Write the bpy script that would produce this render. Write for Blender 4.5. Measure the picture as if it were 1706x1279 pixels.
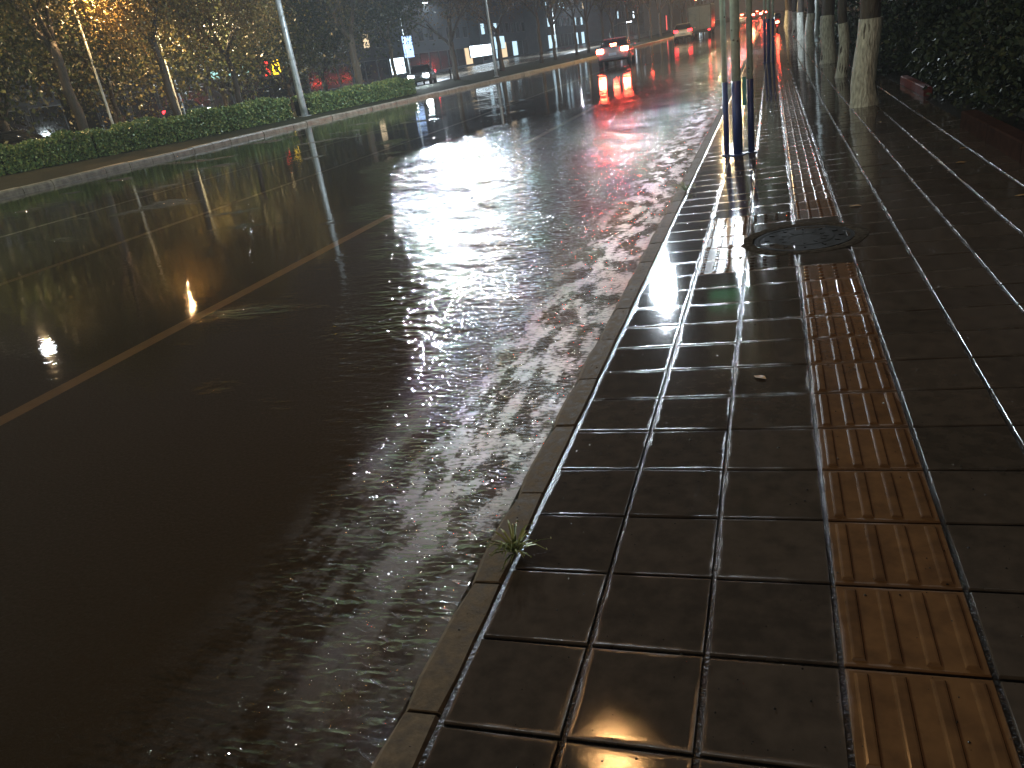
import bpy, bmesh, math, random
import numpy as np
from mathutils import Vector, Matrix
S = bpy.context.scene
for o in list(bpy.data.objects): bpy.data.objects.remove(o)
COL = S.collection

# ---------------------------------------------------------------- camera
CR = Matrix(((0.9461656, 0.0079622, -0.3235851), (0.2909944, 0.4168708, 0.8611277), (-0.1417497, 0.9089309, -0.3921119)))  # right, up, forward columns
cam = bpy.data.cameras.new('camera'); cam.lens = 26.93; cam.sensor_width = 36; cam.clip_start = .05; cam.clip_end = 3000
co = bpy.data.objects.new('camera', cam); COL.objects.link(co)
co.matrix_world = Matrix(((CR[0][0], CR[0][1], -CR[0][2], 0), (CR[1][0], CR[1][1], -CR[1][2], 0), (CR[2][0], CR[2][1], -CR[2][2], 1.66), (0, 0, 0, 1)))
S.camera = co
# ---------------------------------------------------------------- world, exposure
W = bpy.data.worlds.new('World'); S.world = W; W.use_nodes = True
wn, wl = W.node_tree.nodes, W.node_tree.links
bg = wn['Background']; bg.inputs['Color'].default_value = (0.66, 0.58, 0.50, 1); bg.inputs['Strength'].default_value = 0.045
S.view_settings.view_transform = 'Standard'; S.view_settings.look = 'None'; S.view_settings.exposure = 0.0; S.view_settings.gamma = 1
S.cycles.use_denoising = True
S.cycles.max_bounces = 6; S.cycles.transparent_max_bounces = 12; S.cycles.diffuse_bounces = 2; S.cycles.glossy_bounces = 3
S.cycles.sample_clamp_indirect = 4; S.cycles.caustics_reflective = False; S.cycles.caustics_refractive = False
S.cycles.use_light_tree = True
random.seed(7); RNG = np.random.default_rng(7)

def g(y):           # the street dips near the camera and climbs very gently beyond
    return 0.0 if y < 10 else ((y - 10) ** 2 * .0065 / 40 if y < 30 else .0065 * (min(y, 400) - 20))
KX = -.96
def walk_z(x, y): return g(y) + .12 + .0313 * (x - KX)

# ---------------------------------------------------------------- materials
def mat(name): 
    m = bpy.data.materials.new(name); m.use_nodes = True
    return m, m.node_tree.nodes, m.node_tree.links, m.node_tree.nodes['Principled BSDF']
def coords(n, l, scale=(1, 1, 1), kind='Object'):
    tc = n.new('ShaderNodeTexCoord'); mp = n.new('ShaderNodeMapping'); mp.inputs['Scale'].default_value = scale
    l.new(tc.outputs[kind], mp.inputs['Vector']); return mp.outputs['Vector']
def noise(n, l, vec, scale, detail=4, rough=.55):
    t = n.new('ShaderNodeTexNoise'); t.inputs['Scale'].default_value = scale; t.inputs['Detail'].default_value = detail
    t.inputs['Roughness'].default_value = rough; l.new(vec, t.inputs['Vector']); return t.outputs['Fac']
def ramp(n, l, fac, stops):
    r = n.new('ShaderNodeValToRGB'); e = r.color_ramp.elements
    while len(e) < len(stops): e.new(.5)
    for k, (p, c) in enumerate(stops):
        e[k].position = p; e[k].color = tuple(c) + (1,) if len(c) == 3 else c
    l.new(fac, r.inputs['Fac']); return r.outputs['Color']
def mrange(n, l, v, a, b, c, d, smooth=False):
    r = n.new('ShaderNodeMapRange'); r.inputs['From Min'].default_value = a; r.inputs['From Max'].default_value = b
    r.inputs['To Min'].default_value = c; r.inputs['To Max'].default_value = d
    if smooth: r.interpolation_type = 'SMOOTHSTEP'
    l.new(v, r.inputs['Value']); return r.outputs['Result']
def mth(n, l, op, a, b):
    r = n.new('ShaderNodeMath'); r.operation = op
    for k, v in ((0, a), (1, b)):
        if isinstance(v, (int, float)): r.inputs[k].default_value = v
        else: l.new(v, r.inputs[k])
    return r.outputs['Value']
def bump(n, l, h, dist, strength=1, normal=None):
    b = n.new('ShaderNodeBump'); b.inputs['Distance'].default_value = dist; b.inputs['Strength'].default_value = strength
    l.new(h, b.inputs['Height'])
    if normal is not None: l.new(normal, b.inputs['Normal'])
    return b.outputs['Normal']
def simple(name, c1, c2=None, rough=.5, scale=8, metal=0, bumpd=0, rvar=.12, bscale=None, coat=0, kind='Object', aniso=(1, 1, 1), spec=None):
    m, n, l, p = mat(name); v = coords(n, l, aniso, kind)
    c2 = c2 or tuple(x * .7 for x in c1)
    f = noise(n, l, v, scale, 5)
    l.new(ramp(n, l, f, [(.3, c2), (.7, c1)]), p.inputs['Base Color'])
    l.new(mrange(n, l, f, .3, .7, max(.02, rough - rvar), min(1, rough + rvar)), p.inputs['Roughness'])
    p.inputs['Metallic'].default_value = metal; p.inputs['Coat Weight'].default_value = coat; p.inputs['Coat Roughness'].default_value = .06
    if bumpd: l.new(bump(n, l, noise(n, l, v, bscale or scale * 6, 6), bumpd), p.inputs['Normal'])
    if spec is not None: p.inputs['Specular IOR Level'].default_value = spec
    return m
def emit(name, col, strength, base=(.02, .02, .02)):
    m, n, l, p = mat(name); p.inputs['Base Color'].default_value = tuple(base) + (1,)
    p.inputs['Emission Color'].default_value = tuple(col) + (1,); p.inputs['Emission Strength'].default_value = strength
    p.inputs['Roughness'].default_value = .3; return m
M = {}
# asphalt under the water
m, n, l, p = mat('asphalt'); v = coords(n, l)
f1 = noise(n, l, v, .6, 5); f2 = noise(n, l, v, 60, 3, .7)
l.new(ramp(n, l, f1, [(.3, (.030, .027, .020)), (.7, (.058, .050, .036))]), p.inputs['Base Color'])
l.new(mrange(n, l, f2, .3, .7, .35, .8), p.inputs['Roughness']); l.new(bump(n, l, f2, .004), p.inputs['Normal']); M['asphalt'] = m
M['paint_yellow'] = simple('road_paint_yellow', (.86, .82, .70), (.66, .62, .50), .45, 9, bumpd=.002)
M['paint_white'] = simple('road_paint_white', (.70, .66, .52), (.32, .30, .24), .45, 6, bumpd=.002)
M['soil'] = simple('wet_soil', (.030, .030, .016), (.012, .018, .009), .8, 3, spec=.08, bumpd=.02, bscale=20)

# water: fresnel mirror over a murky, partly transparent body; ripple slopes grow towards the right kerb
m, n, l, p = mat('flood_water'); n.remove(p); out = n['Material Output']
v = coords(n, l); sep = n.new('ShaderNodeSeparateXYZ'); l.new(v, sep.inputs[0]); X, Y = sep.outputs[0], sep.outputs[1]
patch = noise(n, l, coords(n, l, (.35, .5, 1)), .55, 3)
edge = mth(n, l, 'ADD', X, mth(n, l, 'MULTIPLY', mth(n, l, 'SUBTRACT', patch, .5), 7.0))
ycl = mth(n, l, 'MINIMUM', Y, 14.0)
edge = mth(n, l, 'ADD', X, mth(n, l, 'MULTIPLY', ycl, .47))
edge = mth(n, l, 'SUBTRACT', edge, mrange(n, l, Y, 16, 27, 0, 4.2, True))
edge = mth(n, l, 'ADD', edge, mth(n, l, 'MULTIPLY', mth(n, l, 'SUBTRACT', patch, .5), 2.0))
mask = mrange(n, l, edge, -1.1, .15, .02, 1.0, True)
pat2 = noise(n, l, coords(n, l, (.5, .9, 1)), .8, 3)
mask = mth(n, l, 'MAXIMUM', mask, mrange(n, l, pat2, .60, .70, .02, .7, True))
gut = mrange(n, l, X, -2.1, -1.1, 0, 1, True)
gutfar = mrange(n, l, Y, 22, 9, 0, 1, True)
gut = mth(n, l, 'MULTIPLY', gut, gutfar)
va = coords(n, l, (.62, 1.35, 1))
def crest(t):       # sharp little wave crests
    a = n.new('ShaderNodeMath'); a.operation = 'ABSOLUTE'; l.new(mth(n, l, 'SUBTRACT', t, .5), a.inputs[0]); return mth(n, l, 'MULTIPLY', a.outputs[0], -1.6)
n1 = noise(n, l, va, 2.2, 1, .5); n2 = crest(noise(n, l, va, 7.0, 1, .3)); n3 = crest(noise(n, l, va, 20, 1, .3)); n4 = noise(n, l, va, 42, 1, .5)
n0 = noise(n, l, coords(n, l, (.5, 1.6, 1)), 1.1, 2)
h = mth(n, l, 'ADD', mth(n, l, 'MULTIPLY', n1, .030), mth(n, l, 'MULTIPLY', n2, .043))
h = mth(n, l, 'ADD', h, mth(n, l, 'MULTIPLY', n3, .018))
h = mth(n, l, 'ADD', h, mth(n, l, 'MULTIPLY', n4, .0005))
mask = mth(n, l, 'MAXIMUM', mask, mth(n, l, 'MULTIPLY', mrange(n, l, X, -5.0, -2.6, 0, .9, True), mth(n, l, 'MULTIPLY', mrange(n, l, Y, 55, 30, 0, 1, True), mrange(n, l, Y, 7, 13, 0, 1, True))))
mask = mth(n, l, 'MULTIPLY', mask, mrange(n, l, noise(n, l, coords(n, l, (.6, 1, 1)), 1.3, 2), .36, .62, .45, 1.25, True))
h = mth(n, l, 'MULTIPLY', h, mask)
h2 = mth(n, l, 'MULTIPLY', mth(n, l, 'ADD', mth(n, l, 'MULTIPLY', n2, .03), mth(n, l, 'ADD', mth(n, l, 'MULTIPLY', n3, .028), mth(n, l, 'MULTIPLY', n4, .006))), gut)
h = mth(n, l, 'ADD', h, h2)
h = mth(n, l, 'ADD', h, mth(n, l, 'MULTIPLY', n0, .0012))
nb = bump(n, l, h, 1.0)
fr = n.new('ShaderNodeFresnel'); fr.inputs['IOR'].default_value = 1.47; l.new(nb, fr.inputs['Normal'])
gl = n.new('ShaderNodeBsdfGlossy'); gl.inputs['Roughness'].default_value = .03; gl.inputs['Color'].default_value = (1, 1, 1, 1); l.new(nb, gl.inputs['Normal'])
tr = n.new('ShaderNodeBsdfTransparent'); tr.inputs['Color'].default_value = (.97, .93, .82, 1)
df = n.new('ShaderNodeBsdfDiffuse'); foam_glitter = mth(n, l, 'MULTIPLY', mrange(n, l, X, -2.0, -1.25, 0, 1, True), mrange(n, l, mth(n, l, 'ADD', noise(n, l, coords(n, l, (2.2, .9, 1)), 3.0, 4, .6), mth(n, l, 'MULTIPLY', noise(n, l, va, 38, 3, .6), .45)), .635, .80, 0, 1, True))  # whitish gutter froth, also painting in bright glitter along the kerb
foam_glitter = mth(n, l, 'MULTIPLY', foam_glitter, mrange(n, l, Y, 1.2, 3.2, .1, 1, True))
l.new(ramp(n, l, foam_glitter, [(0, (.070, .044, .020)), (1, (.80, .76, .80))]), df.inputs['Color'])
mx = n.new('ShaderNodeMixShader'); l.new(mrange(n, l, foam_glitter, 0, 1, .22, .8), mx.inputs[0]); l.new(tr.outputs[0], mx.inputs[1]); l.new(df.outputs[0], mx.inputs[2])
mx2 = n.new('ShaderNodeMixShader'); l.new(fr.outputs[0], mx2.inputs[0]); l.new(mx.outputs[0], mx2.inputs[1]); l.new(gl.outputs[0], mx2.inputs[2])
l.new(mx2.outputs[0], out.inputs['Surface']); M['water'] = m

# wet paving slabs
def wet_slab(name, ca, cb, r0, r1):
    m, n, l, p = mat(name); v = coords(n, l)
    big = noise(n, l, v, .9, 3); fine = noise(n, l, v, 260, 3, .7); mid = noise(n, l, v, 16, 5); blotch = noise(n, l, v, 5, 4)
    geo = n.new('ShaderNodeNewGeometry'); at = n.new('ShaderNodeAttribute'); at.attribute_name = 'slab_edge'
    isl = mrange(n, l, geo.outputs['Random Per Island'], 0, 1, -.12, .12)
    l.new(ramp(n, l, mth(n, l, 'ADD', mid, isl), [(.28, cb), (.72, ca)]), p.inputs['Base Color'])
    e = mth(n, l, 'ADD', at.outputs['Fac'], mth(n, l, 'MULTIPLY', mth(n, l, 'SUBTRACT', blotch, .5), 1.5))
    e = mth(n, l, 'ADD', e, mth(n, l, 'MULTIPLY', mth(n, l, 'SUBTRACT', big, .5), .9))
    dry = mrange(n, l, e, .55, 1.25, 0, 1, True)
    l.new(mrange(n, l, dry, 0, 1, r0, r1), p.inputs['Roughness'])
    hb = mth(n, l, 'MULTIPLY', fine, mrange(n, l, dry, 0, 1, .10, 1.3))
    und = mth(n, l, 'MULTIPLY', noise(n, l, v, 2.6, 1), 1.4)
    l.new(bump(n, l, mth(n, l, 'ADD', hb, und), .0009), p.inputs['Normal'])
    p.inputs['IOR'].default_value = 1.36
    return m
M['slab'] = wet_slab('wet_grey_paving', (.050, .037, .028), (.028, .021, .016), .06, .32)
M['slab_tactile'] = wet_slab('wet_yellow_tactile_paving', (.112, .055, .022), (.062, .030, .013), .16, .40)
M['kerbstone'] = simple('kerb_concrete', (.13, .095, .062), (.06, .043, .028), .85, 26, spec=.05, bumpd=.0015, bscale=90, rvar=.2)
m, n, l, p = mat('joint_water'); v = coords(n, l); p.inputs['Base Color'].default_value = (.012, .010, .008, 1); p.inputs['Specular IOR Level'].default_value = .25; p.inputs['Roughness'].default_value = .22
l.new(bump(n, l, noise(n, l, v, 90, 4), .004), p.inputs['Normal']); M['joint'] = m
M['kerb_far'] = simple('far_kerb_concrete', (.30, .27, .21), (.12, .10, .075), .4, 5, bumpd=.01, bscale=30)

# foliage
def leafmat(name, a, b, c, rough=.4):
    m, n, l, p = mat(name)
    geo = n.new('ShaderNodeNewGeometry'); f = geo.outputs['Random Per Island']
    l.new(ramp(n, l, f, [(0, a), (.5, b), (1, c)]), p.inputs['Base Color']); p.inputs['Roughness'].default_value = rough
    p.inputs['Specular IOR Level'].default_value = .22 if 'shrub' in name else .5
    return m
M['leaf_orange'] = leafmat('autumn_leaves', (.15, .13, .035), (.26, .19, .05), (.34, .21, .06))
M['leaf_green'] = leafmat('dark_green_leaves', (.02, .035, .012), (.045, .065, .02), (.09, .10, .03))
M['leaf_olive'] = leafmat('olive_leaves', (.06, .07, .02), (.13, .12, .035), (.22, .16, .05))
M['leaf_brown'] = leafmat('brown_sparse_leaves', (.08, .06, .03), (.16, .11, .05), (.24, .15, .07))
M['leaf_hedge'] = leafmat('hedge_leaves', (.07, .14, .05), (.15, .24, .08), (.30, .32, .08), .4)
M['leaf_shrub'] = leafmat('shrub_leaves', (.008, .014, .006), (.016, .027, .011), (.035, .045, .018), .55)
M['grass'] = leafmat('weed_blades', (.10, .13, .04), (.20, .24, .09), (.35, .34, .16), .3)
M['litter'] = leafmat('fallen_leaf', (.20, .12, .04), (.30, .18, .06), (.38, .26, .10), .3)
M['bark'] = simple('wet_bark', (.075, .058, .042), (.025, .02, .016), .55, 7, bumpd=.03, bscale=14, aniso=(3, 3, .6))
M['bark_pale'] = simple('pale_bark', (.22, .19, .14), (.09, .075, .055), .55, 6, bumpd=.02, bscale=14, aniso=(3, 3, .7))
M['whitewash'] = simple('whitewashed_bark', (.58, .60, .54), (.19, .19, .165), .5, 12, bumpd=.03, bscale=11, aniso=(3, 3, .7))
M['pole_grey'] = simple('galvanised_pole', (.46, .50, .50), (.30, .33, .33), .35, 5, metal=.2)
M['pole_white'] = simple('chipped_white_green_paint', (.62, .70, .64), (.42, .50, .46), .5, 16, coat=.05)
M['pole_blue'] = simple('blue_reflective_sleeve', (.025, .05, .22), (.018, .034, .15), .5, 12, coat=.05)
M['chip'] = simple('rust_chip', (.03, .02, .015), None, .6)
M['metal_dark'] = simple('dark_metal', (.03, .03, .032), None, .4, metal=.4)
M['iron'] = simple('wet_cast_iron', (.018, .017, .015), (.009, .009, .008), .8, 24, bumpd=.002, bscale=60, spec=.02)
M['rim'] = simple('rough_mortar', (.065, .055, .044), (.018, .016, .013), .8, 30, bumpd=.006, bscale=50, spec=0)
M['rubber'] = simple('tyre_rubber', (.02, .02, .02), None, .7)
M['alloy'] = simple('alloy_rim', (.5, .5, .52), None, .25, metal=.9)
M['glass'] = simple('dark_car_glass', (.012, .014, .017), None, .06, rvar=.02)
M['planter'] = simple('reddish_planter_stone', (.034, .018, .013), (.016, .009, .007), .9, 10, spec=0, bumpd=.004, bscale=60)
M['planter_red'] = simple('red_painted_coping', (.10, .016, .014), (.05, .012, .010), .7, 10, spec=.1)

# ---------------------------------------------------------------- mesh helpers
class MB:
    def __init__(s): s.v = []; s.f = []; s.m = []; s.e = None
    def add(s, vs, fs, mi=0):
        o = len(s.v); s.v += [tuple(x) for x in vs]; s.f += [tuple(i + o for i in f) for f in fs]; s.m += [mi] * len(fs)
    def box(s, c, d, mi=0, rz=0, T=None):
        cx, cy, cz = c; hx, hy, hz = d[0] / 2, d[1] / 2, d[2] / 2; vs = []
        for x, y, z in ((-1,-1,-1),(1,-1,-1),(1,1,-1),(-1,1,-1),(-1,-1,1),(1,-1,1),(1,1,1),(-1,1,1)):
            a, b = x * hx, y * hy
            vs.append((cx + a * math.cos(rz) - b * math.sin(rz), cy + a * math.sin(rz) + b * math.cos(rz), cz + z * hz))
        s.add(vs, [(0,3,2,1),(4,5,6,7),(0,1,5,4),(1,2,6,5),(2,3,7,6),(3,0,4,7)], mi)
    def cbox(s, c, d, b=.02, mi=0, rz=0):      # chamfered box
        cx, cy, cz = c; hx, hy, hz = d[0] / 2, d[1] / 2, d[2] / 2
        rings = []
        for z, i in ((-hz, b), (-hz + b, 0), (hz - b, 0), (hz, b)):
            x, y = hx - i, hy - i; k = b * .7
            rings.append([(-x + k, -y, z), (x - k, -y, z), (x, -y + k, z), (x, y - k, z), (x - k, y, z), (-x + k, y, z), (-x, y - k, z), (-x, -y + k, z)])
        vs = [(cx + p[0] * math.cos(rz) - p[1] * math.sin(rz), cy + p[0] * math.sin(rz) + p[1] * math.cos(rz), cz + p[2]) for r in rings for p in r]
        fs = [(r * 8 + k, r * 8 + (k + 1) % 8, (r + 1) * 8 + (k + 1) % 8, (r + 1) * 8 + k) for r in range(3) for k in range(8)]
        fs += [tuple(range(7, -1, -1)), tuple(range(24, 32))]; s.add(vs, fs, mi)
    def tube(s, pts, rads, seg=8, mi=0, caps=True, jitter=0):
        pts = [Vector(p) for p in pts]; rings = []
        up = Vector((0, 0, 1)); o = len(s.v); u = None
        for i, p in enumerate(pts):
            d = (pts[min(i + 1, len(pts) - 1)] - pts[max(i - 1, 0)]).normalized()
            if u is None: u = d.cross(Vector((.3, .9, .1)) if abs(d.z) > .8 else up).normalized()
            u = (u - d * u.dot(d)).normalized(); w = d.cross(u)
            for k in range(seg):
                a = 2 * math.pi * k / seg; r = rads[i] * (1 + random.uniform(-jitter, jitter))
                s.v.append(tuple(p + u * math.cos(a) * r + w * math.sin(a) * r))
        for i in range(len(pts) - 1):
            for k in range(seg):
                a = o + i * seg + k; b = o + i * seg + (k + 1) % seg; s.f.append((a, b, b + seg, a + seg)); s.m.append(mi)
        if caps:
            s.f.append(tuple(o + k for k in range(seg - 1, -1, -1))); s.m.append(mi)
            s.f.append(tuple(o + (len(pts) - 1) * seg + k for k in range(seg))); s.m.append(mi)
    def build(s, name, mats, parent=None, smooth=False, loc=None, rz=0):
        me = bpy.data.meshes.new(name); me.from_pydata(s.v, [], s.f)
        mats = mats if isinstance(mats, (list, tuple)) else [mats]
        for x in mats: me.materials.append(x)
        me.polygons.foreach_set('material_index', s.m)
        if smooth: me.polygons.foreach_set('use_smooth', [True] * len(s.f))
        if s.e:
            at = me.attributes.new('slab_edge', 'FLOAT', 'POINT'); e = np.zeros(len(s.v)); k = min(len(s.e), len(s.v)); e[:k] = s.e[:k]; at.data.foreach_set('value', e)
        me.update(); o = bpy.data.objects.new(name, me); COL.objects.link(o)
        if parent: o.parent = parent
        if loc: o.location = loc
        o.rotation_euler.z = rz
        return o
def tag(o, label=None, cat=None, group=None, kind=None):
    if label: o['label'] = label
    if cat: o['category'] = cat
    if group: o['group'] = group
    if kind: o['kind'] = kind
    return o
def thing(name, label, cat, loc=(0, 0, 0), rz=0, group=None):
    o = bpy.data.objects.new(name, None); o.empty_display_size = .2; COL.objects.link(o); o.location = loc; o.rotation_euler.z = rz
    return tag(o, label, cat, group)
def dup(root, loc, rz=0, label=None, group=None, scale=None):
    r = root.copy(); COL.objects.link(r); r.location = loc; r.rotation_euler.z = rz
    if label: r['label'] = label
    if group: r['group'] = group
    if scale: r.scale = (scale,) * 3 if isinstance(scale, (int, float)) else scale
    for ch in list(root.children):
        c = ch.copy(); COL.objects.link(c); c.parent = r
        for gc in list(ch.children):
            d = gc.copy(); COL.objects.link(d); d.parent = c
    return r
def leaves_mesh(name, centres, normals_up, size, material, aspect=.5, srange=(.6, 1.3)):
    c = np.asarray(centres, float); N = len(c)
    d = RNG.normal(size=(N, 3)); d[:, 2] -= .15; d /= np.linalg.norm(d, axis=1)[:, None]
    q = RNG.normal(size=(N, 3)); q[:, 2] += normals_up
    w = np.cross(d, q); w /= np.linalg.norm(w, axis=1)[:, None] + 1e-9
    s = size * RNG.uniform(*srange, size=(N, 1))
    V = np.empty((N, 4, 3)); V[:, 0] = c - d * s * .5; V[:, 2] = c + d * s * .5; V[:, 1] = c + w * s * aspect * .5 + d * s * .05; V[:, 3] = c - w * s * aspect * .5 + d * s * .05
    me = bpy.data.meshes.new(name); me.vertices.add(N * 4); me.vertices.foreach_set('co', V.reshape(-1))
    me.loops.add(N * 4); me.loops.foreach_set('vertex_index', np.arange(N * 4)); me.polygons.add(N)
    me.polygons.foreach_set('loop_start', np.arange(N) * 4); me.polygons.foreach_set('loop_total', np.full(N, 4))
    me.materials.append(material); me.update(calc_edges=True); me.validate(); return me
def link(name, me, parent=None):
    o = bpy.data.objects.new(name, me); COL.objects.link(o)
    if parent: o.parent = parent
    return o

# ---------------------------------------------------------------- ground sheets
YS = [-6, 0, 5] + [10 + 2 * i for i in range(11)] + [35, 42, 50, 60, 70, 80, 95, 110, 130, 160, 200, 260, 340, 400]
def strip(name, xa, xb, z, material, ys=YS, kind='structure', nx=1):
    b = MB(); vs = []
    for y in ys:
        for k in range(nx + 1):
            a = xa(y) if callable(xa) else xa; c = xb(y) if callable(xb) else xb
            vs.append((a + (c - a) * k / nx, y, g(y) + z))
    fs = [(r * (nx + 1) + k, r * (nx + 1) + k + 1, (r + 1) * (nx + 1) + k + 1, (r + 1) * (nx + 1) + k) for r in range(len(ys) - 1) for k in range(nx)]
    b.add(vs, fs); o = b.build(name, material)
    if kind: tag(o, kind=kind)
    return o
KP = [(-6, -20.9), (4, -20.7), (16, -20.2), (22, -19.9), (33, -19.1), (43, -17.2), (54, -15.5), (67, -14.0), (85, -12.8), (102, -11.6), (160, -9.6), (300, -8.0), (400, -8)]
def kerbx(y):
    for (a, xa), (b, xb) in zip(KP, KP[1:]):
        if a <= y <= b: return xa + (xb - xa) * (y - a) / (b - a)
    return KP[-1][1]
KYS = sorted(set(YS + [k[0] for k in KP]))
big = MB(); big.add([(-500, -60, -.35), (500, -60, -.35), (500, 400, 1.9), (-500, 400, 1.9), (-500, 1200, 3.0), (500, 1200, 3.0)], [(0, 1, 2, 3), (3, 2, 5, 4)])
# a base sheet well below everything, reaching the horizon
big.v = [(-500, -60, -.4), (500, -60, -.4), (500, 20, -.4), (-500, 20, -.4), (-500, 400, 2.0), (500, 400, 2.0), (-500, 1200, 2.2), (500, 1200, 2.2)]
big.f = [(0, 1, 2, 3), (3, 2, 5, 4), (4, 5, 7, 6)]; big.m = [0] * 3
tag(big.build('ground', M['soil']), kind='structure')
strip('road', kerbx, -.955, 0, M['asphalt'], KYS, nx=3)
strip('water', lambda y: kerbx(y) + .01, lambda y: -.99, .035, M['water'], KYS, nx=3)
# painted lane lines
def line(name, x0, x1, w, y0, y1, m, z=.006):
    ys = sorted({y0, y1} | {y for y in YS if y0 < y < y1}); f = lambda y: x0 + (x1 - x0) * (y - y0) / (y1 - y0)
    return strip(name, lambda y: f(y) - w / 2, lambda y: f(y) + w / 2, z, m, ys)
line('lane_line', -4.64, -4.62, .15, -3.0, 8.9, M['paint_yellow'])
line('lane_line', -4.6, -4.55, .15, 15, 22, M['paint_white'])
line('lane_line', -8.85, -8.25, .15, 2, 60, M['paint_yellow'])
line('lane_line', -13.2, -11.4, .14, 4, 32, M['paint_white'])
# gutter band of pale concrete along the far kerb
strip('gutter', lambda y: kerbx(y) + .01, lambda y: kerbx(y) + .5, .0015 + .006, M['kerb_far'], [y for y in KYS if y < 70])

# far kerb made of separate stones
b = MB(); y = -5.0
while y < 150:
    L = 1.0 if y < 60 else 3
    xa, xb = kerbx(y), kerbx(y + L); dz = random.uniform(-.012, .012); dx = random.uniform(-.015, .015)
    vs = []
    for t, ee in ((.012, .0), (1 - .012 / L, .0)):
        yy = y + L * t; xx = xa + (xb - xa) * t + dx; z = g(yy)
        vs += [(xx - .30, yy, z + .0), (xx - .30, yy, z + .185 + dz), (xx - .05, yy, z + .185 + dz), (xx, yy, z + .135 + dz), (xx + .02, yy, z - .05)]
    b.add(vs, [(0, 5, 6, 1), (1, 6, 7, 2), (2, 7, 8, 3), (3, 8, 9, 4), (4, 3, 2, 1, 0), (5, 6, 7, 8, 9)]); y += L
tag(b.build('far_kerb', M['kerb_far']), kind='structure')
# verge behind it, frontage road further left
strip('verge', lambda y: kerbx(y) - 13.5, lambda y: kerbx(y) - .29, .165, M['soil'], KYS, nx=6)
m, n, l, p = mat('frontage_paving'); v = coords(n, l)
l.new(ramp(n, l, noise(n, l, v, .5, 5), [(.3, (.10, .085, .065)), (.7, (.22, .19, .15))]), p.inputs['Base Color'])
l.new(mrange(n, l, noise(n, l, v, .9, 3), .35, .65, .12, .45), p.inputs['Roughness']); M['frontage'] = m
strip('frontage_road', lambda y: kerbx(y) - 40, lambda y: kerbx(y) - 11, .172, M['frontage'], KYS, nx=2)

# near kerb stones
b = MB(); J = [-1.0, -.27, .26, .79, 1.313, 1.846, 2.384, 2.94, 3.44, 3.98]
while J[-1] < 120: J.append(J[-1] + (.53 if J[-1] < 30 else 2.0))
for y0, y1 in zip(J, J[1:]):
    dz = random.uniform(-.004, .004); dx = random.uniform(-.005, .005); N = 4; rows = []
    for k in range(N + 1):
        t = k / N; yy = y0 + .006 + (y1 - y0 - .012) * t; e = .004 if k in (0, N) else 0; z0 = g(yy); wob = random.uniform(-.0035, .0035)
        e2 = .012 if k in (0, N) else 0
        rows.append([(KX + dx - .01 + wob, yy, z0 - .05), (KX + dx + e2 + wob, yy, z0 + .088 + dz - e), (KX + .026 + dx + wob + e2 * .6, yy, z0 + .117 + dz - e), (KX + .122 + random.uniform(-.003, .003) - e2 * .5, yy, z0 + .121 + dz - e), (KX + .132 - e2 * .6, yy, z0 + .108 + dz), (KX + .132, yy, z0 + .02)])
    vs = [q for r in rows for q in r]
    fs = [(r * 6 + k, (r + 1) * 6 + k, (r + 1) * 6 + k + 1, r * 6 + k + 1) for r in range(N) for k in range(5)]
    fs = [f[::-1] for f in fs] + [(0, 1, 2, 3, 4, 5), tuple(N * 6 + k for k in (5, 4, 3, 2, 1, 0))]; b.add(vs, fs)
tag(b.build('kerb', M['kerbstone'], smooth=False), kind='structure')

# paving slabs, one bevelled island each
XJ = [-.818, -.4916, -.1747, .1543, .4887, .81, 1.134, 1.462, 1.79, 2.1]; P0, PP = 1.593, .31835
mcx, mcy, mcr = .21, 5.80, .405
b = MB()
def slab(x0, x1, y0, y1, mi, tilt=1.0):
    j = .0068; x0 += j; x1 -= j; y0 += j; y1 -= j; cx, cy = (x0 + x1) / 2, (y0 + y1) / 2
    tx, ty = random.gauss(0, .0035) * tilt, random.gauss(0, .0045) * tilt; dz = random.gauss(0, .0009) * tilt
    zz = lambda x, y: walk_z(x, y) + dz + tx * (x - cx) + ty * (y - cy)
    rings = []
    ez = []
    for ins, dep, ee in ((0, -.03, 1), (0, -.0065, 1), (.0012, -.0018, 1), (.0026, -.0004, 1), (.022, -.0001, .28), (.065, 0, 0)):
        ez += [ee] * 4
        rings.append([(x, y, zz(x, y) + dep) for x, y in ((x0 + ins, y0 + ins), (x1 - ins, y0 + ins), (x1 - ins, y1 - ins), (x0 + ins, y1 - ins))])
    vs = [q for r in rings for q in r]
    fs = [(r * 4 + k, r * 4 + (k + 1) % 4, r * 4 + 4 + (k + 1) % 4, r * 4 + 4 + k) for r in range(len(rings) - 1) for k in range(4)] + [tuple(range(20, 24))]
    b.e = (b.e or []); b.e += [0] * (len(b.v) - len(b.e)) + ez
    b.add(vs, fs, mi); return zz
def bars(x0, x1, y0, y1, zz):
    w = (x1 - x0) / 4
    for k in range(4):
        cx = x0 + w * (k + .5); vs = []; hw = .017; t = .0095; ya, yb = y0 + .022, y1 - .022
        for s, z in ((0, -.0005), (.0035, .0045), (.008, .0055)):
            vs += [(x, y, zz(x, y) + z) for x, y in ((cx - hw + s, ya + s), (cx + hw - s, ya + s), (cx + hw - s, yb - s), (cx - hw + s, yb - s))]
        b.add(vs, [(r * 4 + q, r * 4 + (q + 1) % 4, r * 4 + 4 + (q + 1) % 4, r * 4 + 4 + q) for r in range(2) for q in range(4)] + [(8, 9, 10, 11)], 1)
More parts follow.
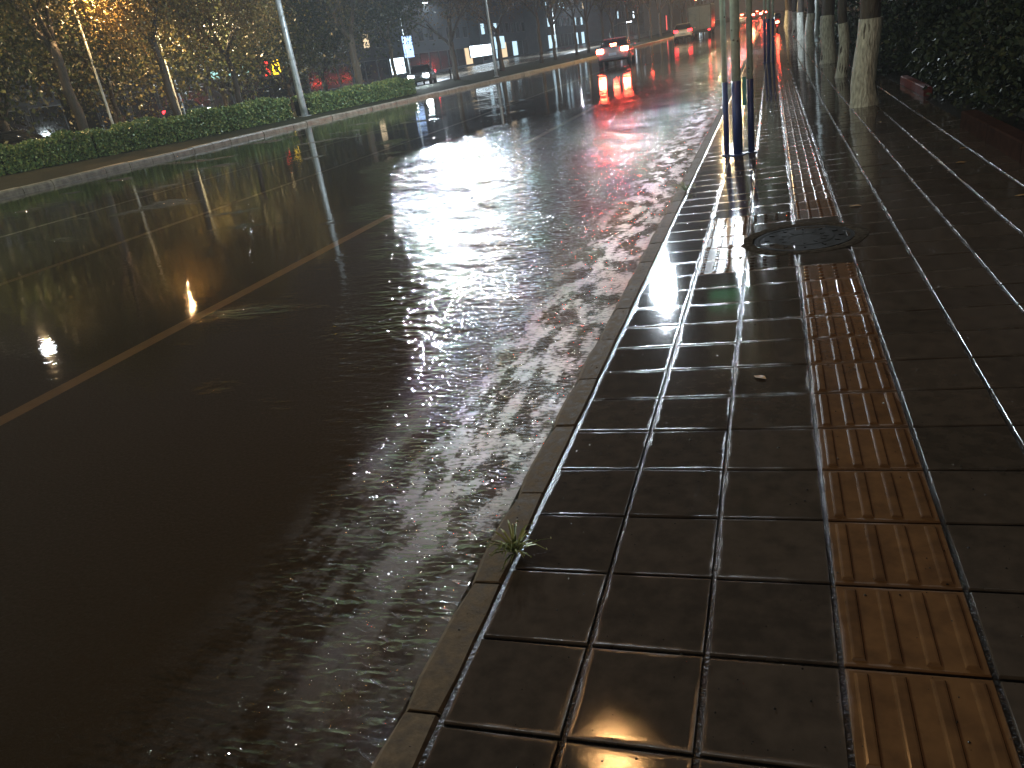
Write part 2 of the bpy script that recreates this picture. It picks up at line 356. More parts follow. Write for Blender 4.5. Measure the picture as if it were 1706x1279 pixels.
def dots(x0, x1, y0, y1, zz, mi):
    for a in range(4):
        for c in range(5):
            cx = x0 + (x1 - x0) * (a + .5) / 4; cy = y0 + (y1 - y0) * (c + .5) / 5; vs = []
            for rr, z in ((.0165, -.0005), (.0125, .0042), (.006, .0058)):
                vs += [(cx + rr * math.cos(t * math.pi / 4), cy + rr * math.sin(t * math.pi / 4), zz(cx, cy) + z) for t in range(8)]
            b.add(vs, [(r * 8 + q, r * 8 + (q + 1) % 8, r * 8 + 8 + (q + 1) % 8, r * 8 + 8 + q) for r in range(2) for q in range(8)] + [tuple(range(16, 24))], mi)
for k in range(-6, 330):
    y0 = P0 + PP * k; y1 = y0 + PP
    for c in range(len(XJ) - 1):
        if y0 > 45 and c > 6: continue
        x0, x1 = XJ[c], XJ[c + 1]; cx, cy = (x0 + x1) / 2, (y0 + y1) / 2
        if math.hypot(cx - mcx, cy - mcy) < .30: continue
        dot = (c == 1 and 11 <= k <= 15) or (c == 2 and k in (11, 15)) or (c == 3 and k in (10, 15, 16))
        bar = (c == 3 and not dot and not 11 <= k <= 14)
        tact = bar or dot
        zz = slab(x0, x1, y0, y1, 1 if (bar or (dot and c != 2)) else 0, .35 if tact else 1)
        if y0 < 70:
            if bar or (c == 1 and k == 13): bars(x0, x1, y0, y1, zz)
            elif dot: dots(x0, x1, y0, y1, zz, 1 if c != 2 else 0)
o = b.build('pavement', [M['slab'], M['slab_tactile']]); tag(o, kind='structure')
# water-filled bed between the slabs
bb = MB(); ys = [-1.5 + i for i in range(12)] + YS[4:27]
vs = []
for y in ys:
    for x in (-.83, 2.6): vs.append((x, y, walk_z(x, y) - .011))
bb.add(vs, [(2 * i, 2 * i + 1, 2 * i + 3, 2 * i + 2) for i in range(len(ys) - 1)])
tag(bb.build('joint_bed', M['joint']), kind='structure')
strip('planting_bed', 2.02, 9.0, .20, M['soil'], [-6, 0, 5, 10, 14, 20, 30, 45, 60, 90, 130])
strip('field', 8.9, 60.0, .19, M['soil'], [-6, 0, 5, 10, 14, 20, 30, 45, 60, 90, 130])

# manhole cover with a rough mortar ring
mh = thing('manhole_cover', 'round dark manhole cover with a rough mortar rim set between the tactile slabs', 'manhole cover', (mcx, mcy, walk_z(mcx, mcy)))
b = MB()
N = 48; vs = []; prof = [(.435, -.02), (.425, .004), (.385, .007), (.352, .004), (.345, -.012)]
for i in range(N):
    a = 2 * math.pi * i / N; wob = 1 + random.uniform(-.02, .02)
    for r, z in prof: vs.append((math.cos(a) * r * wob, math.sin(a) * r * wob, z + .0313 * math.cos(a) * r + random.uniform(-.0015, .0015)))
b.add(vs, [(i * 5 + k, ((i + 1) % N) * 5 + k, ((i + 1) % N) * 5 + k + 1, i * 5 + k + 1) for i in range(N) for k in range(4)])
b.build('mortar_ring', M['rim'], mh)
b = MB(); vs = [(0, 0, -.001)]
rr = [.1, .11, .2, .21, .30, .31, .338]; zs = [-.001, .0015, .0015, -.001, -.001, .002, .002]
for r, z in zip(rr, zs):
    for i in range(N):
        a = 2 * math.pi * i / N; vs.append((math.cos(a) * r, math.sin(a) * r, z + .0313 * math.cos(a) * r))
fs = [(0, 1 + i, 1 + (i + 1) % N) for i in range(N)] + [(1 + q * N + i, 1 + (q + 1) * N + i, 1 + (q + 1) * N + (i + 1) % N, 1 + q * N + (i + 1) % N) for q in range(len(rr) - 1) for i in range(N)]
b.add(vs, fs)
for i in range(12):
    a = 2 * math.pi * i / 12
    for r in (.15, .25): b.box((math.cos(a) * r, math.sin(a) * r, .001 + .0313 * math.cos(a) * r), (.035, .012, .006), 0, a)
b.build('iron_lid', M['iron'], mh)

# weeds at the kerb
def weed(name, loc, label, n, R, tall):
    b = MB()
    for i in range(n):
        a = random.uniform(0, 6.28); L = random.uniform(.4, 1) * R; h = random.uniform(.3, 1) * tall; pts = []
        for t in (0, .35, .7, 1): pts.append((math.cos(a) * L * t, math.sin(a) * L * t, h * math.sin(t * 2.2)))
        w = random.uniform(.0022, .004); pv = []
        nx, ny = -math.sin(a), math.cos(a)
        for q, ww in zip(pts, (w, w * 1.2, w, .0004)): pv += [(q[0] - nx * ww, q[1] - ny * ww, q[2]), (q[0], q[1], q[2] - ww * .6), (q[0] + nx * ww, q[1] + ny * ww, q[2])]
        b.add(pv, [(k * 3 + j, k * 3 + j + 1, k * 3 + j + 4, k * 3 + j + 3) for k in range(3) for j in range(2)])
        if random.random() < .5:
            q = pts[-1]; b.tube([q, (q[0], q[1], q[2] + .006)], [.003, .001], 5)
    for i in range(n):
        a = random.uniform(0, 6.28); r = random.uniform(0, .3) * R; s = .012
        x, y, z = math.cos(a) * r, math.sin(a) * r, random.uniform(.005, tall * .5)
        b.add([(x, y, z), (x + s, y + s * .4, z + s * .5), (x + s * 1.6, y + s * 1.5, z + s * .4), (x + s * .3, y + s, z + .002)], [(0, 1, 2, 3)])
    return tag(b.build(name, M['grass'], loc=loc), label, 'weed')
weed('weed', (-.83, 1.99, .128), 'green grass tuft with wiry stalks sprouting from the near kerb joint', 40, .13, .075)
weed('weed', (-.84, 8.1, .128), 'small dark weed clump in the kerb joint further up the pavement', 34, .17, .09)

# fallen leaves on the paving
for i, (x, y) in enumerate([(.62, 6.62), (.95, 12.2), (1.15, 12.4), (1.02, 12.7), (1.45, 7.6), (1.6, 7.9), (1.7, 6.4), (1.3, 11.2), (-.06, 3.36), (.9, 15.5), (1.75, 8.6), (1.66, 5.2)]):
    b = MB(); s = random.uniform(.03, .05); pv = [(0, -s, 0), (s * .5, -s * .3, .004), (s * .45, s * .4, .007), (0, s, .002), (-s * .45, s * .4, .006), (-s * .5, -s * .3, .003), (0, 0, .001)]
    b.add(pv, [(6, k, (k + 1) % 6) for k in range(6)])
    tag(b.build('fallen_leaf', M['litter'], loc=(x, y, walk_z(x, y) + .004), rz=random.uniform(0, 6)), 'small wet fallen leaf lying flat on the dark paving', 'leaf', 'fallen leaves on the pavement')

# beads of rain and splashes standing on the slabs and kerb
b = MB()
for i in range(3400):
    y = random.uniform(.7, 11) ** 1.0; x = random.uniform(KX + .03, 2.0); r = random.choice((.0012, .0016, .002, .003)) * (1 + y * .09)
    z = walk_z(x, y) + (.001 if x < -.83 else .0006); e = random.uniform(.7, 1.3)
    vs = [(x + r * e * math.cos(k * math.pi / 3), y + r * math.sin(k * math.pi / 3), z) for k in range(6)] + [(x + r * .6 * math.cos(k * math.pi / 3), y + r * .6 * math.sin(k * math.pi / 3), z + r * .45) for k in range(6)] + [(x, y, z + r * .6)]
    b.add(vs, [(k, (k + 1) % 6, 6 + (k + 1) % 6, 6 + k) for k in range(6)] + [(6 + k, 6 + (k + 1) % 6, 12) for k in range(6)])
tag(b.build('rain_drops', M['joint'], smooth=True), 'tiny beads of rain standing on the dark paving', 'rain drops', None, 'stuff')

# low planter wall on the right
b = MB(); Y0 = [5.2, 6.4, 7.6, 8.8, 10.0]
for a, c in zip(Y0, Y0[1:]):
    b.cbox((2.06, (a + c) / 2, walk_z(2.06, (a + c) / 2) + .055), (.16, c - a - .012, .22), .012)
for a, c in zip([2.8, 4.0], [4.0, 5.2]): b.cbox((2.06, (a + c) / 2, walk_z(2.06, (a + c) / 2) + .055), (.16, c - a - .012, .22), .012)
tag(b.build('planter_wall', M['planter']), 'low reddish stone planter wall edging the dark shrubs', 'wall')
b = MB()
for a in (13.4, 14.6): b.cbox((2.2, a + .6, walk_z(2.1, a) + .02), (.12, 1.19, .20), .012)
tag(b.build('planter_wall', M['planter_red']), 'red painted stretch of low wall behind the nearest white-based tree', 'wall')

# ---------------------------------------------------------------- bus stop posts
def post(parent, x, y, r, top, blue=.85):
    b = MB(); b.tube([(x, y, -.02), (x, y, blue)], [r * 1.06, r * 1.06], 20)
    pb = b.build('blue_sleeve', M['pole_blue'], None, True)
    b = MB(); b.tube([(x, y, blue), (x, y, top)], [r, r], 20); pp = b.build('post', M['pole_white'], parent, True); pb.parent = pp
    b = MB(); b.tube([(x, y, -.01), (x, y, .012)], [r * 1.9, r * 1.9], 16); fl = b.build('base_flange', M['pole_blue'], pp)
    for i in range(4):
        b = MB(); z = random.uniform(blue + .05, 1.9); a = random.uniform(-2.4, -.8); s = random.uniform(.006, .014)
        b.tube([(x + math.cos(a) * r * .96, y + math.sin(a) * r * .96, z), (x + math.cos(a) * r * 1.02, y + math.sin(a) * r * 1.02, z)], [s, s * .8], 7)
        b.build('paint_chip', M['chip'], pp)
M['sign_green'] = emit('lit_green_sign', (.10, .75, .32), 1.6, (.03, .2, .08)); M['sign_face'] = simple('sign_face', (.35, .38, .36), None, .3)
bs = thing('bus_stop_sign', 'bus stop sign on three posts with dark blue sleeves, nearest the camera', 'bus stop', (-.385, 10.1, walk_z(-.385, 10.1)))
post(bs, -.145, .05, .031, 3.1); post(bs, -.01, .0, .052, 3.1); post(bs, .145, .05, .035, 3.1)
b = MB(); b.cbox((-.27, .05, 2.42), (.62, .08, 1.1), .015); b.build('sign_panel', M['sign_face'], bs)
b = MB(); b.box((-.30, .05, 1.835), (.46, .10, .03)); b.build('light_strip', M['sign_green'], bs)
b = MB(); b.box((.078, .05, .72), (.045, .012, .32)); b.build('reflector_plate', simple('cyan_reflector', (.12, .45, .48), None, .25), bs)
bs2 = thing('bus_stop_sign', 'further sign on slim posts, dark lower halves, halfway up the pavement', 'bus stop', (-.08, 28.6, walk_z(-.08, 28.6)))
post(bs2, -.12, 0, .035, 3.0, 1.3); post(bs2, .0, 0, .05, 3.0, 1.3); post(bs2, .14, 0, .035, 3.0, 1.3)
b = MB(); b.cbox((0, .03, 2.5), (.5, .07, .8), .015); b.build('sign_panel', M['sign_face'], bs2)

# ---------------------------------------------------------------- trees
def limbs(b, base, d, L, r, depth, tips, seg=7):
    p = Vector(base); d = Vector(d).normalized(); n = 4; pts = [p.copy()]; rads = [r]
    for i in range(n):
        d = (d + Vector((random.gauss(0, .13), random.gauss(0, .13), random.gauss(.05, .07)))).normalized()
        p = p + d * (L / n); pts.append(p.copy()); rads.append(r * (1 - .55 * (i + 1) / n))
    b.tube(pts, rads, seg, 0, True)
    if depth == 0: tips.append(p.copy()); return
    for i in range(random.choice((2, 3))):
        a = random.uniform(0, 6.28); s = random.uniform(.45, .9)
        nd = (d + Vector((math.cos(a) * s, math.sin(a) * s, random.uniform(-.1, .35)))).normalized()
        limbs(b, pts[random.choice((2, 3, 4))], nd, L * random.uniform(.6, .85), rads[-1] * .9, depth - 1, tips, 5)
    tips.append(p.copy())
def make_tree(name, label, loc, h, r, fork, leafm, nleaf, leaf, spread, barkm='bark', lean=(0, 0), white=None, depth=3, group=None, seed=1, clump=.55, drop=0):
    random.seed(seed); t = thing(name, label, 'tree', loc, 0, group)
    b = MB(); tips = []; pts = []; rads = []
    for k in range(9):
        z = fork * k / 8; fl = 1 + .28 * math.exp(-z / (.12 + r * .5))
        pts.append((lean[0] * z + .03 * math.sin(k * 1.7 + seed), lean[1] * z + .03 * math.cos(k * 1.3 + seed), z - .03)); rads.append(r * fl * (1 - .22 * k / 8))
    b.tube(pts, rads, 14, 0, True, .05)
    top = Vector(pts[-1])
    for i in range(4):
        a = i * 1.57 + random.uniform(-.4, .4); s = random.uniform(.35, .8) * spread
        limbs(b, top - Vector((0, 0, .15 * i)), (math.cos(a) * s, math.sin(a) * s, 1), (h - fork) * .42, r * .55, depth - 1, tips)
    b.build('trunk', M[barkm], t, True)
    if white:
        w = MB(); zs = [white * k / 14 for k in range(15)]; ps = []; rs = []
        for z in zs:
            k = z / fork * 8; fl = 1 + .28 * math.exp(-z / (.12 + r * .5))
            ps.append((lean[0] * z + .03 * math.sin(k * 1.7 + seed), lean[1] * z + .03 * math.cos(k * 1.3 + seed), z - .03)); rs.append(r * fl * (1 - .22 * k / 8) * 1.07 + .003)
        w.tube(ps, rs, 26, 0, False, .035); w.build('whitewash', M['whitewash'], t, True)
    if nleaf:
        C = []
        tips_a = np.array([tuple(q) for q in tips]); per = RNG.integers(0, len(tips_a), nleaf)
        sz = RNG.uniform(.5, 1.2, len(tips_a)) * clump
        C = tips_a[per] + RNG.normal(size=(nleaf, 3)) * sz[per][:, None] * np.array([1, 1, .7])
        C[:, 2] -= RNG.exponential(drop, nleaf) if drop else 0
        link('crown', leaves_mesh('crown', C, .6, leaf, M[leafm], .6), t)
    return t
gv = lambda x, y: (x, y, g(y) + .17)
# left row, nearest first
make_tree('street_tree', 'tall leaning tree with dark trunk at far left behind the hedge', gv(-28, 27.6), 11, .22, 4.6, 'leaf_olive', 24000, .135, 1.3, lean=(-.03, 0), seed=3, clump=.8, drop=.7)
make_tree('street_tree', 'orange-leaved tree, second from the left, trunk rising from the hedge', gv(-26.6, 31.9), 10, .18, 4.4, 'leaf_orange', 30000, .125, 1.3, lean=(-.02, 0), seed=5, clump=.75, drop=.8)
make_tree('street_tree', 'slim dark tree between the two leftmost trunks', gv(-30, 31.9), 8, .12, 3.0, 'leaf_green', 6000, .18, 1.0, seed=8, clump=.8, drop=.9)
make_tree('street_tree', 'golden-leaved tree just left of the pale lamp pole', gv(-27.0, 37.5), 9.5, .16, 3.6, 'leaf_orange', 20000, .125, 1.5, seed=12, clump=.8, drop=.6)
make_tree('street_tree', 'broad dark evergreen right of the pale lamp pole', gv(-29.5, 46.5), 10, .2, 1.6, 'leaf_green', 14000, .22, 1.5, seed=14, clump=1.1, drop=.8)
make_tree('street_tree', 'pale-barked tree standing at the far end of the hedge', gv(-24.2, 46.0), 10, .24, 3.8, 'leaf_olive', 7000, .16, 1.1, 'bark_pale', seed=21, clump=.7, drop=.5)
make_tree('street_tree', 'slender pale tree just beyond the end of the hedge', gv(-24.3, 51.5), 9, .13, 3.6, 'leaf_green', 9000, .2, 1.3, 'bark_pale', seed=23, clump=.9, drop=.7)
make_tree('street_tree', 'spreading bare-limbed tree left of the bright white shop sign', gv(-23.0, 59.5), 9, .22, 2.7, 'leaf_brown', 6500, .16, 1.7, seed=27, depth=4, clump=.6)
make_tree('street_tree', 'spreading brownish tree right of the bright white shop sign', gv(-21.5, 66.5), 9, .2, 3.2, 'leaf_brown', 8000, .17, 1.7, seed=31, depth=4, clump=.7)
t0 = make_tree('roadside_tree', 'thin dark roadside tree, nearest of the far row', gv(-20.0, 74), 10, .17, 4.2, 'leaf_brown', 5500, .2, 1.0, seed=35, clump=.8, group='far row of thin roadside trees')
t1 = make_tree('roadside_tree', 'thin twin-limbed roadside tree second in the far row', gv(-19.6, 77.5), 10, .16, 3.0, 'leaf_olive', 5000, .2, 1.0, seed=39, clump=.8, group='far row of thin roadside trees')
FT = [(-18.9, 84), (-18.2, 86.5), (-17.8, 93), (-17.2, 96), (-16.6, 103), (-16.1, 108), (-15.6, 116), (-14.9, 121), (-14.3, 131), (-13.9, 142), (-13.2, 155), (-12.8, 172), (-12.0, 190)]
for i, (x, y) in enumerate(FT):
    lab = ['left of the red-glowing car', 'just left of the red-glowing car', 'behind the red-glowing car', 'right behind the red-glowing car', 'between the two cars, nearest', 'between the two cars, in the middle', 'between the two cars, third along',
           'between the two cars, fourth along', 'left of the pale hatchback', 'above the pale hatchback', 'beyond the pale hatchback', 'far beyond the box truck', 'farthest of the far row'][i]
    dup((t0, t1)[i % 2], gv(x, y), i * 1.9, 'thin dark roadside tree ' + lab, 'far row of thin roadside trees', .85 + .3 * ((i * 37) % 10) / 10)
for i, (x, y, lab) in enumerate([(-34, 29, 'dark leafy tree across the frontage at the far left'), (-36.5, 38.5, 'dark leafy tree behind the orange-leaved tree'), (-35, 47, 'dark leafy tree behind the lamp pole'), (-33, 57, 'dark leafy tree right of the pale lamp pole, further back'), (-39, 24.5, 'dark leafy tree hidden at the left edge')]):
    make_tree('dark_tree', lab, gv(x, y), 9, .2, 2.0, 'leaf_olive' if i % 2 else 'leaf_green', 11000, .24, 1.4, seed=60 + i, clump=1.0, drop=.7)
# right row with whitewashed bases
def sw(x, y): return (x, y, walk_z(x, y) - .01)
make_tree('street_tree', 'thickest whitewashed tree trunk, nearest on the right pavement', sw(1.33, 13.3), 9, .155, 3.6, 'leaf_green', 9000, .17, 1.1, white=1.24, lean=(.01, 0), seed=41, clump=.8)
make_tree('street_tree', 'thin whitewashed trunk between two thicker ones on the right', sw(1.43, 18.8), 8, .098, 3.4, 'leaf_green', 6000, .17, 1.0, white=1.1, lean=(-.01, 0), seed=43, clump=.8)
make_tree('street_tree', 'third whitewashed trunk up the right pavement, bluish lit edge', sw(1.43, 23.8), 9, .17, 3.6, 'leaf_green', 8000, .18, 1.1, white=1.2, seed=45, clump=.8)
wt = make_tree('street_tree', 'fourth whitewashed trunk up the right pavement', sw(1.40, 33.8), 9, .15, 3.6, 'leaf_green', 6000, .2, 1.0, white=1.2, seed=47, clump=.9)
dup(wt, sw(1.32, 42), 1.2, 'fifth whitewashed trunk up the right pavement'); dup(wt, sw(1.27, 50), 2.7, 'sixth whitewashed trunk, warmly lit, up the right pavement')
dup(wt, sw(1.25, 60), 4.1, 'seventh whitewashed trunk up the right pavement'); dup(wt, sw(1.2, 72), 5.0, 'farthest whitewashed trunk visible up the right pavement')
b = MB(); b.tube([(1.15, 16.0, .62), (1.50, 13.6, .50)], [.02, .02], 8)

# ---------------------------------------------------------------- shrubs and hedges
def cloud(centres, radii, n, shell=.5):
    k = RNG.integers(0, len(centres), n); d = RNG.normal(size=(n, 3)); d /= np.linalg.norm(d, axis=1)[:, None]
    return np.array(centres)[k] + d * np.array(radii)[k] * (RNG.uniform(shell ** 3, 1, (n, 1)) ** (1 / 3))
for i, (x, y, hh, lab) in enumerate([(3.35, 5.2, 2.6, 'nearest dark shrub at the right edge'), (3.4, 8.2, 2.9, 'second dark shrub behind the low wall'), (3.3, 11.4, 2.8, 'third dark shrub behind the low wall'), (3.4, 14.9, 3.0, 'dark shrub right of the thickest whitewashed trunk'),
                                     (3.2, 19.0, 3.0, 'dark shrub directly behind the thickest whitewashed trunk'), (3.2, 24, 3.0, 'dark shrub behind the thin whitewashed trunk'), (3.1, 30, 3.0, 'dark shrub behind the third whitewashed trunk'), (3.1, 38, 3.2, 'dark shrub far up the right side'), (3.0, 48, 3.2, 'farthest dark shrub on the right side')]):
    t = thing('shrub', lab, 'shrub', (x, y, g(y) + .2), 0, 'dark shrubs along the right side')
    cs = []; rs = []
    for k in range(26):
        cs.append((random.uniform(-.85, 1.0), random.uniform(-1.9, 1.9), random.uniform(.3, hh - .3) if k > 8 else .28)); q = random.uniform(.4, .65); rs.append((q, q, q))
    link('foliage', leaves_mesh('foliage', cloud(cs, rs, 15000 if y < 20 else 7000, .3), .5, .085 if y < 12 else .12, M['leaf_shrub'], .5), t)
    b = MB()
    for k in range(4): b.tube([(random.uniform(-.4, .4), random.uniform(-1, 1), 0), (random.uniform(-.5, .5), random.uniform(-1.2, 1.2), hh * .7)], [.04, .015], 6)
    b.build('stem', M['bark'], t)
b = MB(); b.box((5.2, 30, 1.9), (.2, 80, 3.6)); tag(b.build('boundary_wall', simple('dark_render', (.03, .033, .03), None, .8)), 'dark boundary wall hidden behind the shrubs on the right', 'wall')

def hedge(label, path, wd, ht, n, name='hedge', leafm='leaf_hedge'):
    t = thing(name, label, 'hedge', (path[0][0], path[0][1], g(path[0][1]) + .16)); cs = []
    P = np.array(path, float); seg = np.linalg.norm(np.diff(P, axis=0), axis=1); L = seg.sum()
    u = RNG.uniform(0, L, n); face = RNG.uniform(0, 1, n)
    s = RNG.uniform(-1, 1, n) * wd / 2; z = RNG.uniform(.02, 1, n) * ht
    s = np.where(face < .45, wd / 2 * (1 + RNG.normal(0, .07, n)), s); z = np.where((face >= .45) & (face < .85), ht * (1 + RNG.normal(0, .05, n)), z)
    z *= 1 + .08 * np.sin(u * 2.1) + .06 * np.sin(u * 5.3 + 1); s *= 1 + .10 * np.sin(u * 3.7)
    cum = np.concatenate([[0], np.cumsum(seg)]); i = np.clip(np.searchsorted(cum, u) - 1, 0, len(seg) - 1)
    f = (u - cum[i]) / seg[i]; base = P[i] * (1 - f)[:, None] + P[i + 1] * f[:, None]; dr = (P[i + 1] - P[i]) / seg[i][:, None]
    nx = np.stack([dr[:, 1], -dr[:, 0]], 1); xy = base + nx * s[:, None]
    C = np.stack([xy[:, 0] - path[0][0], xy[:, 1] - path[0][1], z + np.array([g(q) for q in xy[:, 1]]) - g(path[0][1])], 1)
    link('foliage', leaves_mesh('foliage', C, .4, .12, M[leafm], .6), t)
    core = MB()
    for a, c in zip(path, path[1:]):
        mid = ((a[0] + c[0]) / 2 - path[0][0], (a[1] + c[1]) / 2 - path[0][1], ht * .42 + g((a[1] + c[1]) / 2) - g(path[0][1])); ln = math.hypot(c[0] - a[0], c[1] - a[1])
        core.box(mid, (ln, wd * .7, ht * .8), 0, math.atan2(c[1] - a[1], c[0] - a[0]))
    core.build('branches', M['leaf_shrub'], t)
hedge('long clipped green hedge running to the left edge', [(-32.3, 17.3), (-30, 20.3), (-28.0, 23.1), (-26.3, 25.9), (-24.9, 28.9), (-23.8, 31.9), (-22.95, 35.1)], 1.2, .98, 42000)
hedge('shorter duller hedge to the right of the lamp pole base', [(-22.9, 36.6), (-21.6, 40.0), (-20.4, 44.6)], 1.2, .85, 16000)

# bollards behind the hedge
bt = thing('bollard', 'dark bollard behind the hedge, first from the left', 'bollard', (-31.5, 27.5, g(27.5) + .17), 0, 'dark bollards behind the hedge')
b = MB(); b.tube([(0, 0, 0), (0, 0, 1.0), (0, 0, 1.04)], [.055, .055, .03], 10); b.build('shaft', M['metal_dark'], bt, True)
b = MB(); b.tube([(0, 0, .82), (0, 0, .9)], [.058, .058], 10); b.build('band', M['pole_grey'], bt)
for k, w in enumerate(['second', 'third', 'fourth', 'fifth', 'sixth', 'seventh', 'eighth', 'ninth', 'tenth']):
    y = 27.5 + 4.0 * (k + 1); x = -31.5 + .72 * (k + 1); dup(bt, (x, y, g(y) + .17), 0, 'dark bollard behind the hedge, %s from the left' % w)

# ---------------------------------------------------------------- street lamps
M['lens_white'] = emit('lamp_lens_white', (.80, .90, 1), 60); M['lens_warm'] = emit('lamp_lens_warm', (1, .55, .20), 50)
def lamp(label, base, head, z, color, power, r=.13, lens='lens_white', poler=.1, size=.11, group='street lamps', flood=0, aim=(-2.6, .5, 0), kind='AREA', heads=()):
    t = thing('street_lamp', label, 'street lamp', (base[0], base[1], base[2]), 0, group)
    dx, dy = head[0] - base[0], head[1] - base[1]; zz = z - base[2]
    b = MB(); b.tube([(0, 0, 0), (0, 0, .5), (0, 0, zz - .8)], [poler * 1.15, poler, poler * .7], 18); b.build('pole', M['pole_grey'], t, True)
    b = MB(); b.tube([(0, 0, 0), (0, 0, .03)], [poler * 2, poler * 2], 12); b.build('base_plate', M['pole_grey'], t)
    b = MB(); b.tube([(0, 0, zz - .8), (dx * .15, dy * .15, zz - .2), (dx * .5, dy * .5, zz + .08), (dx, dy, zz + .1)], [poler * .7, poler * .55, poler * .5, poler * .4], 10); b.build('arm', M['pole_grey'], t, True)
    hd = MB(); a = math.atan2(dy, dx); hd.cbox((dx, dy, zz + .12), (.75, .3, .12), .03, 0, a); h = hd.build('lamp_head', M['pole_grey'], t)
    ln = MB(); ln.box((dx, dy, zz + .045), (.6, .22, .02), 0, a); ln.build('lens', M[lens], h)
    L = bpy.data.lights.new('lamp_light', kind); L.energy = power; L.color = color
    if kind == 'AREA': L.shape = 'DISK'; L.size = size * 2
    else: L.shadow_soft_size = size
    for hx, hy, fl in (((head[0], head[1], flood),) if flood else ()) + tuple(heads):
        if (hx, hy) != tuple(head):
            ex, ey = hx - base[0], hy - base[1]
            q = MB(); q.tube([(0, 0, zz - .9), (ex * .15, ey * .15, zz - .3), (ex * .5, ey * .5, zz + .02), (ex, ey, zz + .1)], [poler * .6, poler * .5, poler * .45, poler * .4], 10); q.build('arm', M['pole_grey'], t, True)
            q = MB(); q.cbox((ex, ey, zz + .12), (.75, .3, .12), .03, 0, a); h2_ = q.build('lamp_head', M['pole_grey'], t)
            q = MB(); q.box((ex, ey, zz + .045), (.6, .22, .02), 0, a); q.build('lens', M[lens], h2_)
        flood = fl
        F = bpy.data.lights.new('glitter_spot', 'SPOT'); F.energy = flood; F.color = color; F.spot_size = math.radians(32); F.spot_blend = 1; F.shadow_soft_size = .2  # added spot beam that strengthens the glitter on the water
        fo = bpy.data.objects.new('glitter_spot', F); COL.objects.link(fo); fo.location = (hx, hy, z - .25)
        fo.rotation_euler = (Vector(aim) - fo.location).to_track_quat('-Z', 'Y').to_euler()
    lo = bpy.data.objects.new('lamp_light', L); COL.objects.link(lo); lo.location = (head[0], head[1], z + .02); lo.rotation_euler = (0, 0, 0)
    lo.parent = None
    return t
WH = (.78, .90, 1.0); WARM = (1, .50, .18); GOLD = (1, .66, .30)
lamp('tall pale grey lamp pole standing in the gap between the hedges', (-22.1, 35.6, g(35.6) + .17), (-15.8, 34.5), 9.3, WH, 1300, flood=17000, heads=((-12.9, 33.5, 16000),), poler=.165)  # second head is added to widen the glitter on the water
lamp('lamp pole on the left verge beyond the hedges', (-17.6, 53, g(53) + .17), (-12.5, 54), 9.3, WH, 350, poler=.09)
lamp('lamp pole among the whitewashed trunks on the right', (1.75, 36.5, walk_z(1.75, 36.5)), (-1.9, 37), 9.2, WH, 2500, flood=10000, heads=((-5.4, 34.6, 9500),), aim=(-1.6, 1, 0), poler=.08)
lamp('golden lamp pole far up the right pavement', (1.9, 66, walk_z(1.9, 66)), (-4.0, 66), 8.6, GOLD, 4200, lens='lens_warm', poler=.08)
lamp('farthest golden lamp pole on the right', (1.9, 112, walk_z(1.9, 112)), (-4.5, 112), 9, GOLD, 4200, lens='lens_warm', poler=.08)
lamp('warm street lamp pole inside the shrubs on the right', (3.9, 9.3, .2), (-3.0, 8.5), 9.0, WARM, 120, size=.10, lens='lens_warm', poler=.08)
lamp('street lamp pole standing far behind the camera beside the kerb', (2.4, -22, .2), (-3.2, -22), 9.2, (1, .86, .64), 10500, kind='POINT')
lamp('added lamp out of view on the left verge, brightening the hedge', (-22.3, 4, .17), (-17.8, 6), 9.3, (.80, .95, .78), 7500, kind='POINT')  # unseen lamp added to light the hedge front and far kerb
lamp('orange lamp pole rising beside the slim dark tree', (-28.6, 29.9, g(30) + .17), (-27.2, 29.6), 7.2, (1, .60, .26), 1200, size=.1, lens='lens_warm', poler=.06)
lamp('added golden lamp behind the golden-leaved tree, lighting the left crowns', (-33.5, 40.5, g(40) + .17), (-30.8, 40.0), 7.6, (1, .70, .36), 2200, size=.12, poler=.06)  # added light source that warms the left tree crowns
lamp('added golden lamp between the leftmost dark trees, lighting their crowns', (-33.5, 24.0, g(24) + .17), (-31.2, 24.5), 7.6, (1, .68, .34), 450, size=.1, poler=.06)  # another added source for warm light on the leftmost crowns
lamp('white lamp pole on the frontage road at left', (-41, 50, g(50) + .17), (-38, 50), 7.5, WH, 900, poler=.07)
lamp('white lamp pole on the frontage road before the shops', (-36, 80, g(80) + .17), (-33, 80), 7.5, WH, 2600, poler=.07)
lamp('white lamp pole on the frontage road far beyond the shops', (-30, 120, g(120) + .17), (-27, 120), 7.5, WH, 3500, poler=.07)
lamp('bright white lamp glowing above the road between the cars', (-18.3, 100, g(100) + .17), (-15.9, 100), 3.05, WH, 300, poler=.05)

# ---------------------------------------------------------------- vehicles
M['tail'] = emit('tail_light_red', (1, .07, .035), 240, (.3, .01, .01)); M['tail_dim'] = emit('tail_light_dim', (1, .03, .04), 7, (.3, .01, .01))
M['head'] = emit('headlight_white', (.8, .95, 1), 400); M['plate'] = simple('number_plate', (.25, .3, .35), None, .4)
def carpaint(name, c): return simple(name, c, tuple(x * .85 for x in c), .22, 3, coat=1, metal=.3, rvar=.05)
def loft(stations, closed_ends=True):
    b = MB(); n = len(stations[0]); vs = [p for s in stations for p in s]
    fs = [(i * n + k, (i + 1) * n + k, (i + 1) * n + (k + 1) % n, i * n + (k + 1) % n) for i in range(len(stations) - 1) for k in range(n)]
    fs += [tuple(range(n)), tuple((len(stations) - 1) * n + k for k in range(n - 1, -1, -1))]
    b.add(vs, fs); return b
def smooth_obj(o, lv=2):
    s = o.modifiers.new('sub', 'SUBSURF'); s.levels = lv; s.render_levels = lv
    for f in o.data.polygons: f.use_smooth = True
    return o
